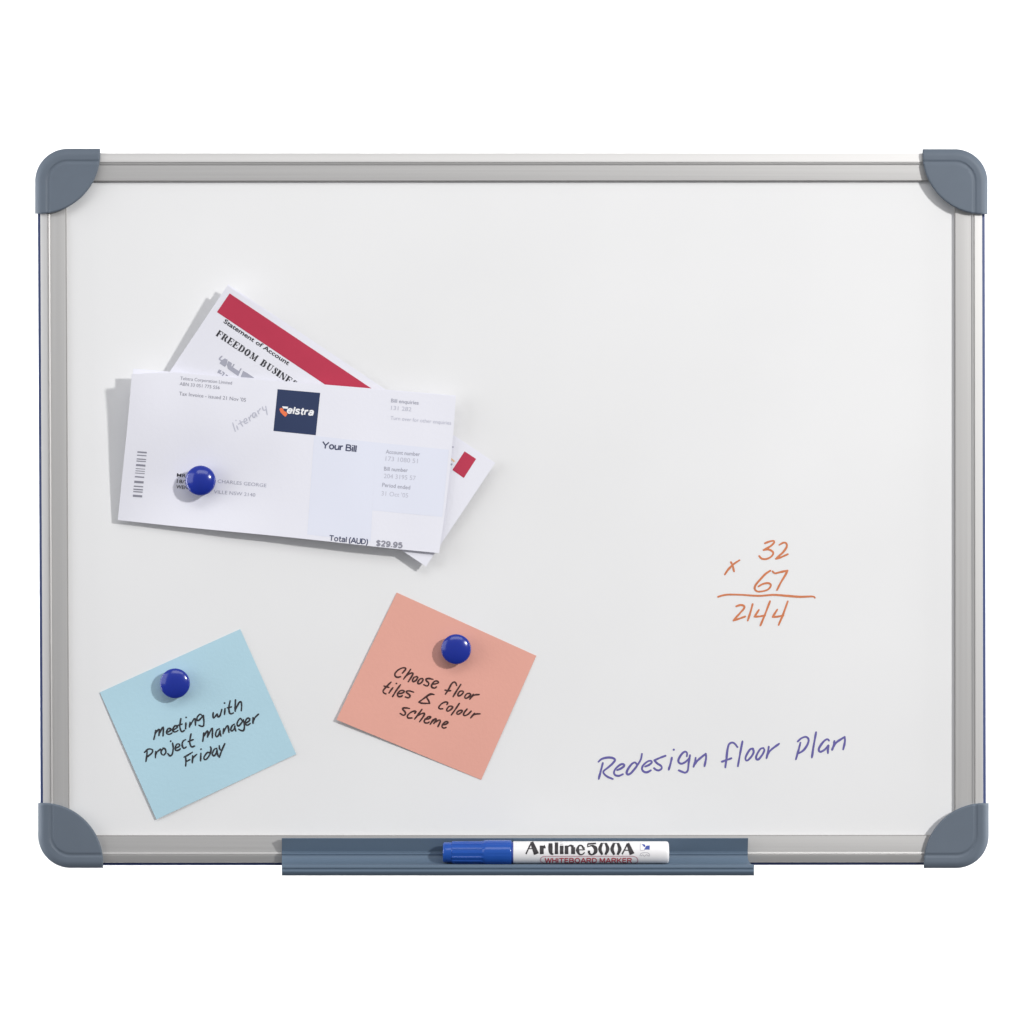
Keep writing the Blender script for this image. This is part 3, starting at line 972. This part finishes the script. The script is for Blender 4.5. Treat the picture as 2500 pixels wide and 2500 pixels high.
nb_hf = lambda x, y: nb_h(*nb_inv(x, y))
np_hf = lambda x, y: np_h(*np_inv(x, y))
note_b = thing("paper_note", P(400, 1690, 0.0004), "pale blue square note with three lines of black handwriting, tilted anticlockwise", "note", "square paper notes on the board")
sheet(NB, nb_h, 0.00016, 24, 24).build("sheet", M["note_blue"], note_b, sharp=40)
BT = [
    [(130, 600), (115, 680), (100, 740)], [(120, 650), (165, 595), (190, 585), (180, 680)], [(185, 650), (240, 550), (252, 565), (245, 685)],
    [(300, 640), (360, 600), (365, 575), (330, 570), (300, 620), (310, 655), (350, 660), (385, 640)],
    [(400, 600), (460, 560), (470, 535), (430, 530), (395, 590), (410, 620), (450, 620), (480, 600)],
    [(525, 415), (510, 520), (520, 590), (545, 620), (580, 600)], [(480, 520), (545, 500)],
    [(605, 480), (600, 575)], [(608, 395)],
    [(670, 470), (660, 550)], [(665, 530), (735, 418), (752, 430), (755, 520)],
    [(860, 370), (830, 345), (790, 380), (775, 430), (800, 445), (850, 400), (880, 365)], [(880, 365), (887, 470), (880, 530), (850, 535), (810, 520)],
    [(1035, 320), (1030, 370), (1045, 405), (1090, 345)], [(1098, 340), (1110, 385), (1140, 370), (1170, 270)],
    [(1220, 255), (1212, 350)], [(1213, 170)],
    [(1300, 135), (1280, 240), (1290, 320), (1315, 340), (1350, 325)], [(1255, 245), (1320, 230)],
    [(1385, 120), (1380, 220), (1380, 300)], [(1385, 270), (1440, 165), (1470, 150), (1480, 200), (1475, 290)],
    [(130, 930), (125, 1030)], [(130, 980), (150, 940), (205, 895)],
    [(250, 880), (215, 930), (225, 975), (260, 985), (290, 940), (275, 890), (245, 880)],
    [(365, 770)], [(395, 800), (405, 880), (390, 970), (355, 1000), (320, 965)],
    [(445, 880), (500, 850), (500, 815), (460, 820), (435, 880), (450, 915), (490, 910), (515, 890)],
    [(600, 745), (560, 770), (545, 830), (570, 880), (610, 860)],
    [(685, 655), (665, 770), (675, 830), (700, 860), (740, 845)], [(640, 775), (720, 745)],
    [(885, 640), (880, 700), (870, 770)], [(875, 710), (930, 620), (950, 615), (945, 705)], [(950, 690), (1010, 570), (1022, 585), (1020, 715)],
    [(1130, 575), (1090, 600), (1070, 670), (1090, 700), (1120, 670), (1140, 600)], [(1143, 610), (1145, 650), (1155, 690)],
    [(1200, 570), (1190, 650)], [(1195, 630), (1250, 530), (1270, 540), (1280, 630)],
    [(1370, 500), (1330, 530), (1310, 590), (1330, 610), (1365, 570), (1375, 530)], [(1375, 540), (1380, 580), (1390, 610)],
    [(1490, 450), (1460, 410), (1420, 460), (1410, 510), (1435, 530), (1480, 480), (1510, 430)], [(1510, 440), (1525, 530), (1510, 600), (1470, 600), (1435, 580)],
    [(1540, 490), (1600, 450), (1605, 415), (1570, 410), (1540, 460), (1550, 510), (1580, 515), (1615, 490)],
    [(1660, 400), (1660, 490)], [(1660, 460), (1690, 400), (1745, 345)],
    [(600, 1020), (605, 1090), (600, 1160)], [(575, 1020), (640, 985), (705, 945)], [(605, 1085), (640, 1075), (665, 1060)],
    [(710, 1000), (705, 1110)], [(707, 1070), (720, 1030), (775, 975)],
    [(840, 960), (835, 1080)], [(842, 895)],
    [(985, 950), (940, 950), (890, 1020), (900, 1060), (940, 1040), (985, 970), (1000, 890), (990, 858)],
    [(1090, 880), (1050, 900), (1020, 970), (1045, 1000), (1080, 960), (1095, 900)], [(1095, 910), (1100, 960), (1112, 1005)],
    [(1130, 840), (1135, 890), (1158, 912)], [(1215, 810), (1175, 900), (1130, 1020)],
]
mb = MB()
strokes(mb, BT, (360, 1690), 6.44, 4.1, nb_hf)
strokes(mb, [[(490, 1190), (485, 1240), (478, 1285)], [(465, 1200), (500, 1170), (537, 1175), (535, 1203), (490, 1242)]], (230, 1520), 3.788, 4.1, nb_hf)
mb.build("handwriting", M["ink_black"], note_b, smooth=False)

note_p = thing("paper_note", P(1100, 1560, 0.0004), "salmon pink square note with dark handwriting about floor tiles, tilted clockwise", "note", "square paper notes on the board")
sheet(NP, np_h, 0.00016, 24, 24).build("sheet", M["note_pink"], note_p, sharp=40)
PT = [
    [(430, 230), (475, 180), (485, 148), (440, 140), (370, 170), (310, 230), (310, 280), (350, 300), (400, 290)],
    [(570, 165), (520, 240), (450, 330)], [(490, 280), (560, 235), (610, 232), (590, 280), (530, 375)],
    [(670, 290), (630, 300), (600, 350), (615, 375), (660, 350), (690, 300), (665, 285)],
    [(770, 320), (725, 330), (690, 385), (705, 410), (750, 390), (780, 340), (765, 318)],
    [(945, 335), (880, 320), (830, 330), (835, 360), (870, 390), (870, 430), (840, 445), (790, 425)],
    [(930, 415), (990, 410), (1040, 390), (1020, 365), (970, 370), (925, 430), (930, 470), (980, 480), (1005, 460)],
    [(1345, 440), (1330, 395), (1300, 380), (1260, 410), (1210, 500), (1155, 585)], [(1150, 515), (1200, 525), (1245, 525)],
    [(1415, 420), (1350, 520), (1285, 625)],
    [(1440, 530), (1395, 540), (1365, 590), (1380, 615), (1430, 590), (1460, 545), (1435, 528)],
    [(1560, 570), (1515, 580), (1480, 630), (1500, 655), (1550, 630), (1580, 590), (1555, 568)],
    [(1625, 585), (1600, 620), (1565, 670)], [(1590, 640), (1640, 600), (1725, 590)],
    [(240, 380), (180, 440), (110, 520), (115, 560), (155, 580)], [(120, 445), (160, 460), (205, 470)],
    [(270, 475), (235, 520), (205, 565)], [(330, 405)],
    [(400, 425), (330, 520), (265, 625)],
    [(370, 575), (430, 565), (465, 540), (440, 520), (390, 530), (350, 580), (360, 620), (400, 625), (430, 610)],
    [(620, 550), (550, 530), (500, 535), (505, 560), (545, 590), (560, 620), (530, 645), (480, 630)],
    [(965, 592), (915, 580), (875, 595), (800, 650), (708, 718)], [(708, 718), (760, 737), (890, 740)], [(890, 740), (870, 690), (842, 640), (870, 605), (930, 585)],
    [(1180, 760), (1195, 730), (1160, 715), (1100, 740), (1045, 800), (1060, 830), (1110, 830)],
    [(1250, 785), (1210, 795), (1175, 850), (1200, 870), (1250, 840), (1280, 800), (1245, 783)],
    [(1390, 740), (1330, 830), (1255, 935)],
    [(1420, 855), (1380, 865), (1345, 905), (1370, 925), (1420, 895), (1440, 865), (1415, 853)],
    [(1520, 835), (1475, 890), (1460, 930), (1490, 945), (1540, 920), (1590, 870)],
    [(1645, 905), (1620, 935), (1580, 985)], [(1610, 950), (1660, 920), (1740, 915)],
    [(550, 825), (490, 815), (440, 820), (440, 845), (475, 880), (480, 920), (450, 940), (395, 910)],
    [(640, 905), (660, 878), (620, 870), (560, 900), (515, 950), (530, 985), (590, 985)],
    [(760, 840), (710, 910), (635, 1005)], [(680, 950), (750, 915), (800, 907), (790, 950), (720, 1050)],
    [(810, 1005), (870, 1000), (910, 972), (890, 960), (850, 975), (800, 1030), (810, 1065), (855, 1070), (880, 1055)],
    [(950, 1010), (900, 1090)], [(920, 1060), (980, 1000), (1000, 1010), (960, 1080)], [(975, 1060), (1050, 1020), (1070, 1040), (1030, 1130)],
    [(1110, 1105), (1160, 1090), (1200, 1065), (1180, 1045), (1140, 1060), (1100, 1110), (1105, 1145), (1140, 1155), (1165, 1145)],
]
mb = MB()
strokes(mb, PT, (920, 1610), 6.9, 4.1, np_hf)
mb.build("handwriting", M["ink_brown"], note_p, smooth=False)

# ------------------------------------------------------------------ magnets
MR = 36.6 * S
MPROF = [(0.0, 0.0), (0.90, 0.0), (0.915, 0.4), (0.93, 2.0), (0.96, 4.5), (0.99, 6.0), (1.0, 6.8), (0.995, 7.25), (0.97, 7.7), (0.93, 8.05), (0.87, 8.4),
         (0.78, 8.8), (0.66, 9.2), (0.52, 9.56), (0.36, 9.84), (0.18, 10.0), (0.0, 10.05)]


def magnet(px, py, base, label, hs=1.0):
    loc = P(px, py, base)
    # keep the rim centred where the photograph shows it
    k = (D - base - 0.007) / (D - base)
    loc.x *= k
    loc.z = ZC + (loc.z - ZC) * k
    o = thing("magnet", loc, label, "magnet", "round blue magnets on the board")
    vs_, nseg = [], 64
    for i in range(nseg):
        a = 2 * pi * i / nseg
        for r, z in MPROF:
            vs_.append(loc + Vector((r * MR * cos(a), -z * hs * 0.001, r * MR * sin(a))))
    m = mesh_obj("body", vs_, grid_faces(nseg, len(MPROF), True), M["magnet"], o, True, 60)
    return o


magnet(490.5, 1173.5, bl_hf(490, 1174) + 0.0005, "glossy blue round magnet pinning the folded bill", 1.35)
magnet(427.0, 1668.5, nb_hf(427, 1668) + 0.0002, "glossy blue round magnet holding the pale blue note")
magnet(1113.5, 1585.0, np_hf(1113, 1585) + 0.0002, "glossy blue round magnet holding the salmon pink note")

# ------------------------------------------------------------------ marker lying in the tray
AY, AH = 2081.0, 0.0170
marker = thing("marker_pen", P(1360, 2108, AH), "blue capped white whiteboard marker lying in the pen tray", "marker")


def lathe_x(prof_, name, mat, parent, rib=None, nseg=72, sharp=40):
    vs_ = []
    ctr = P(1250, AY, AH)
    for k in range(nseg):
        a = 2 * pi * k / nseg
        for x, r in prof_:
            rr = r * (rib(x, a) if rib else 1.0) * S * 0.99
            c = P(x, AY, AH)
            vs_.append((c.x, c.y - rr * cos(a), c.z + rr * sin(a)))
    return mesh_obj(name, vs_, grid_faces(nseg, len(prof_), True), mat, parent, True, sharp)


def ribs(x, a):
    if 1103.5 < x < 1180:
        return 1.0 + 0.035 * (1 if (a / (2 * pi) * 14) % 1 < 0.34 else -0.3)
    if 1190 < x < 1245:
        return 1.0 - 0.012 * (1 if (a / (2 * pi) * 7 + 0.1) % 1 < 0.12 else 0)
    return 1.0


capo = lathe_x([(1081.5, 0), (1081.5, 21.5), (1082.5, 23.5), (1085, 24.6), (1102, 24.8), (1103, 24.8), (1104, 26.2), (1120, 26.3), (1140, 26.4), (1160, 26.5), (1174, 26.6),
                (1178, 27.2), (1181, 28.6), (1184, 29.6), (1187, 30.0), (1191, 30.0), (1210, 30.0), (1230, 30.0), (1244, 30.0), (1247, 29.6), (1248.6, 28.6), (1248.8, 0)], "cap", M["pen_blue"], marker, ribs, 140)
lathe_x([(1248.9, 0), (1248.9, 25.4), (1252.6, 25.4), (1252.6, 0)], "neck_ring", M["pen_logo"], marker)
barrel = lathe_x([(1252.7, 0), (1252.7, 26.0), (1253.5, 27.0), (1300, 27.0), (1400, 27.0), (1500, 27.0), (1600, 27.0), (1625, 27.0), (1628.5, 26.4), (1631, 25.0), (1632.4, 22.5), (1632.8, 19), (1632.8, 0)], "barrel", M["pen_white"], marker)
RB = 27.0


def mk_hf(x, y):
    r = RB * 0.99 * S
    zc = (AY - 1250) * S * (D - AH) / D
    h = AH + r
    for _ in range(8):
        d = min(abs((y - 1250) * S * (D - h) / D - zc), r * 0.985)
        h = 0.5 * h + 0.5 * (AH + sqrt(r * r - d * d))
    return h


a1 = lambda L: [(1260 + x / 9.66, 2040 + y / 9.66) for x, y in L]
a2 = lambda L: [(1440 + x / 9.66, 2040 + y / 9.66) for x, y in L]
mb = MB()


def bs(L, w, fn=None):
    ws = w if isinstance(w, list) else [w, w]
    stroke(mb, (fn or a1)(L), 1, mk_hf, widths=[q * 1.1 / 9.66 for q in ws], step=1.2)


bs([(232, 435), (300, 290), (365, 158)], 30)
bs([(368, 150), (480, 437)], [70, 112])
bs([(285, 308), (425, 308)], 22)
bs([(605, 235), (605, 437)], 84)
bs([(640, 275), (690, 258)], [50, 80])
bs([(812, 180), (812, 350), (835, 425), (880, 435)], [80, 95, 85, 30])
bs([(770, 240), (860, 240)], 26)
bs([(952, 160), (952, 437)], 72)
bs([(1075, 235), (1075, 437)], 78)
bs([(1040, 180), (1110, 175)], 52)
bs([(1190, 235), (1190, 437)], 78)
bs([(1225, 255), (1290, 232), (1345, 275)], [26, 40, 80])
bs([(1345, 270), (1345, 437)], 86)
bs([(1590, 300), (1545, 235), (1480, 245), (1450, 340), (1490, 435), (1560, 445), (1618, 395)], [50, 30, 40, 78, 40, 24, 24])
bs([(1460, 335), (1612, 335)], 22)
bs([(1608, 340), (1590, 280)], [30, 50])
bs([(1690, 195), (1885, 185)], 34)
bs([(1692, 190), (1690, 272)], 26)
bs([(1690, 268), (1790, 238), (1870, 300), (1868, 390), (1790, 452), (1715, 415)], [18, 30, 84, 80, 26, 50])
bs([(1690, 385), (1745, 385)], 60)
for x0 in (0, 286):
    bs([(285 + x0, 178), (240 + x0, 320), (292 + x0, 452)], [50, 80, 44], a2)
    bs([(378 + x0, 178), (420 + x0, 320), (368 + x0, 452)], [50, 80, 44], a2)
    bs([(275 + x0, 180), (385 + x0, 180)], 14, a2)
bs([(760, 440), (830, 310), (888, 185)], 30, a2)
bs([(892, 180), (998, 440)], [66, 108], a2)
bs([(815, 345), (940, 345)], 22, a2)
mb.build("printed_lettering", M["pen_black"], barrel, smooth=False)
mb = MB()
sans(mb, "WHITEBOARD MARKER", (1331, 2107.0), (1542.5, 2107.0), 12.2, mk_hf, 0.2)
tag(mb.build("printed_lettering", M["pen_red"], barrel, smooth=False), "red printed capitals along the barrel")
mb = MB()
stroke(mb, [(1328, 2107.5), (1321, 2104), (1319.5, 2098), (1324, 2092), (1334, 2090.6)], 1.9, mk_hf, press=False)
stroke(mb, [(1334, 2090.6), (1400, 2090.4), (1545, 2090.4)], 1.6, mk_hf, press=False)
stroke(mb, [(1545, 2090.4), (1553, 2093), (1557.2, 2099), (1556, 2105), (1550, 2107.8)], 1.9, mk_hf, press=False)
mb.build("printed_outline", M["pen_line"], barrel, smooth=False)
mb = MB()
patch(mb, a2([(1335, 238), (1414, 234), (1410, 332), (1278, 330)]), mk_hf, nu=6, nv=10)
patch(mb, a2([(1222, 196), (1300, 212), (1312, 258), (1282, 268)]), mk_hf, nu=6, nv=6)
mb.build("printed_emblem", M["pen_logo"], barrel, smooth=False)
mb = MB()
stroke(mb, a2([(1190, 190), (1188, 330), (1215, 348), (1290, 350)]), 1.6, mk_hf, press=False)
stroke(mb, a2([(1185, 470), (1215, 415), (1330, 400), (1400, 430), (1410, 470)]), 1.8, mk_hf, press=False)
stroke(mb, a2([(1215, 480), (1250, 450), (1290, 490), (1330, 450), (1400, 485)]), 1.8, mk_hf, press=False)
tag(mb.build("printed_emblem", M["pen_grey"], barrel, smooth=False), "faint grey printed mark under the blue emblem")

SC.render.engine = "CYCLES"
SC.cycles.use_denoising = True
SC.cycles.max_bounces = 8
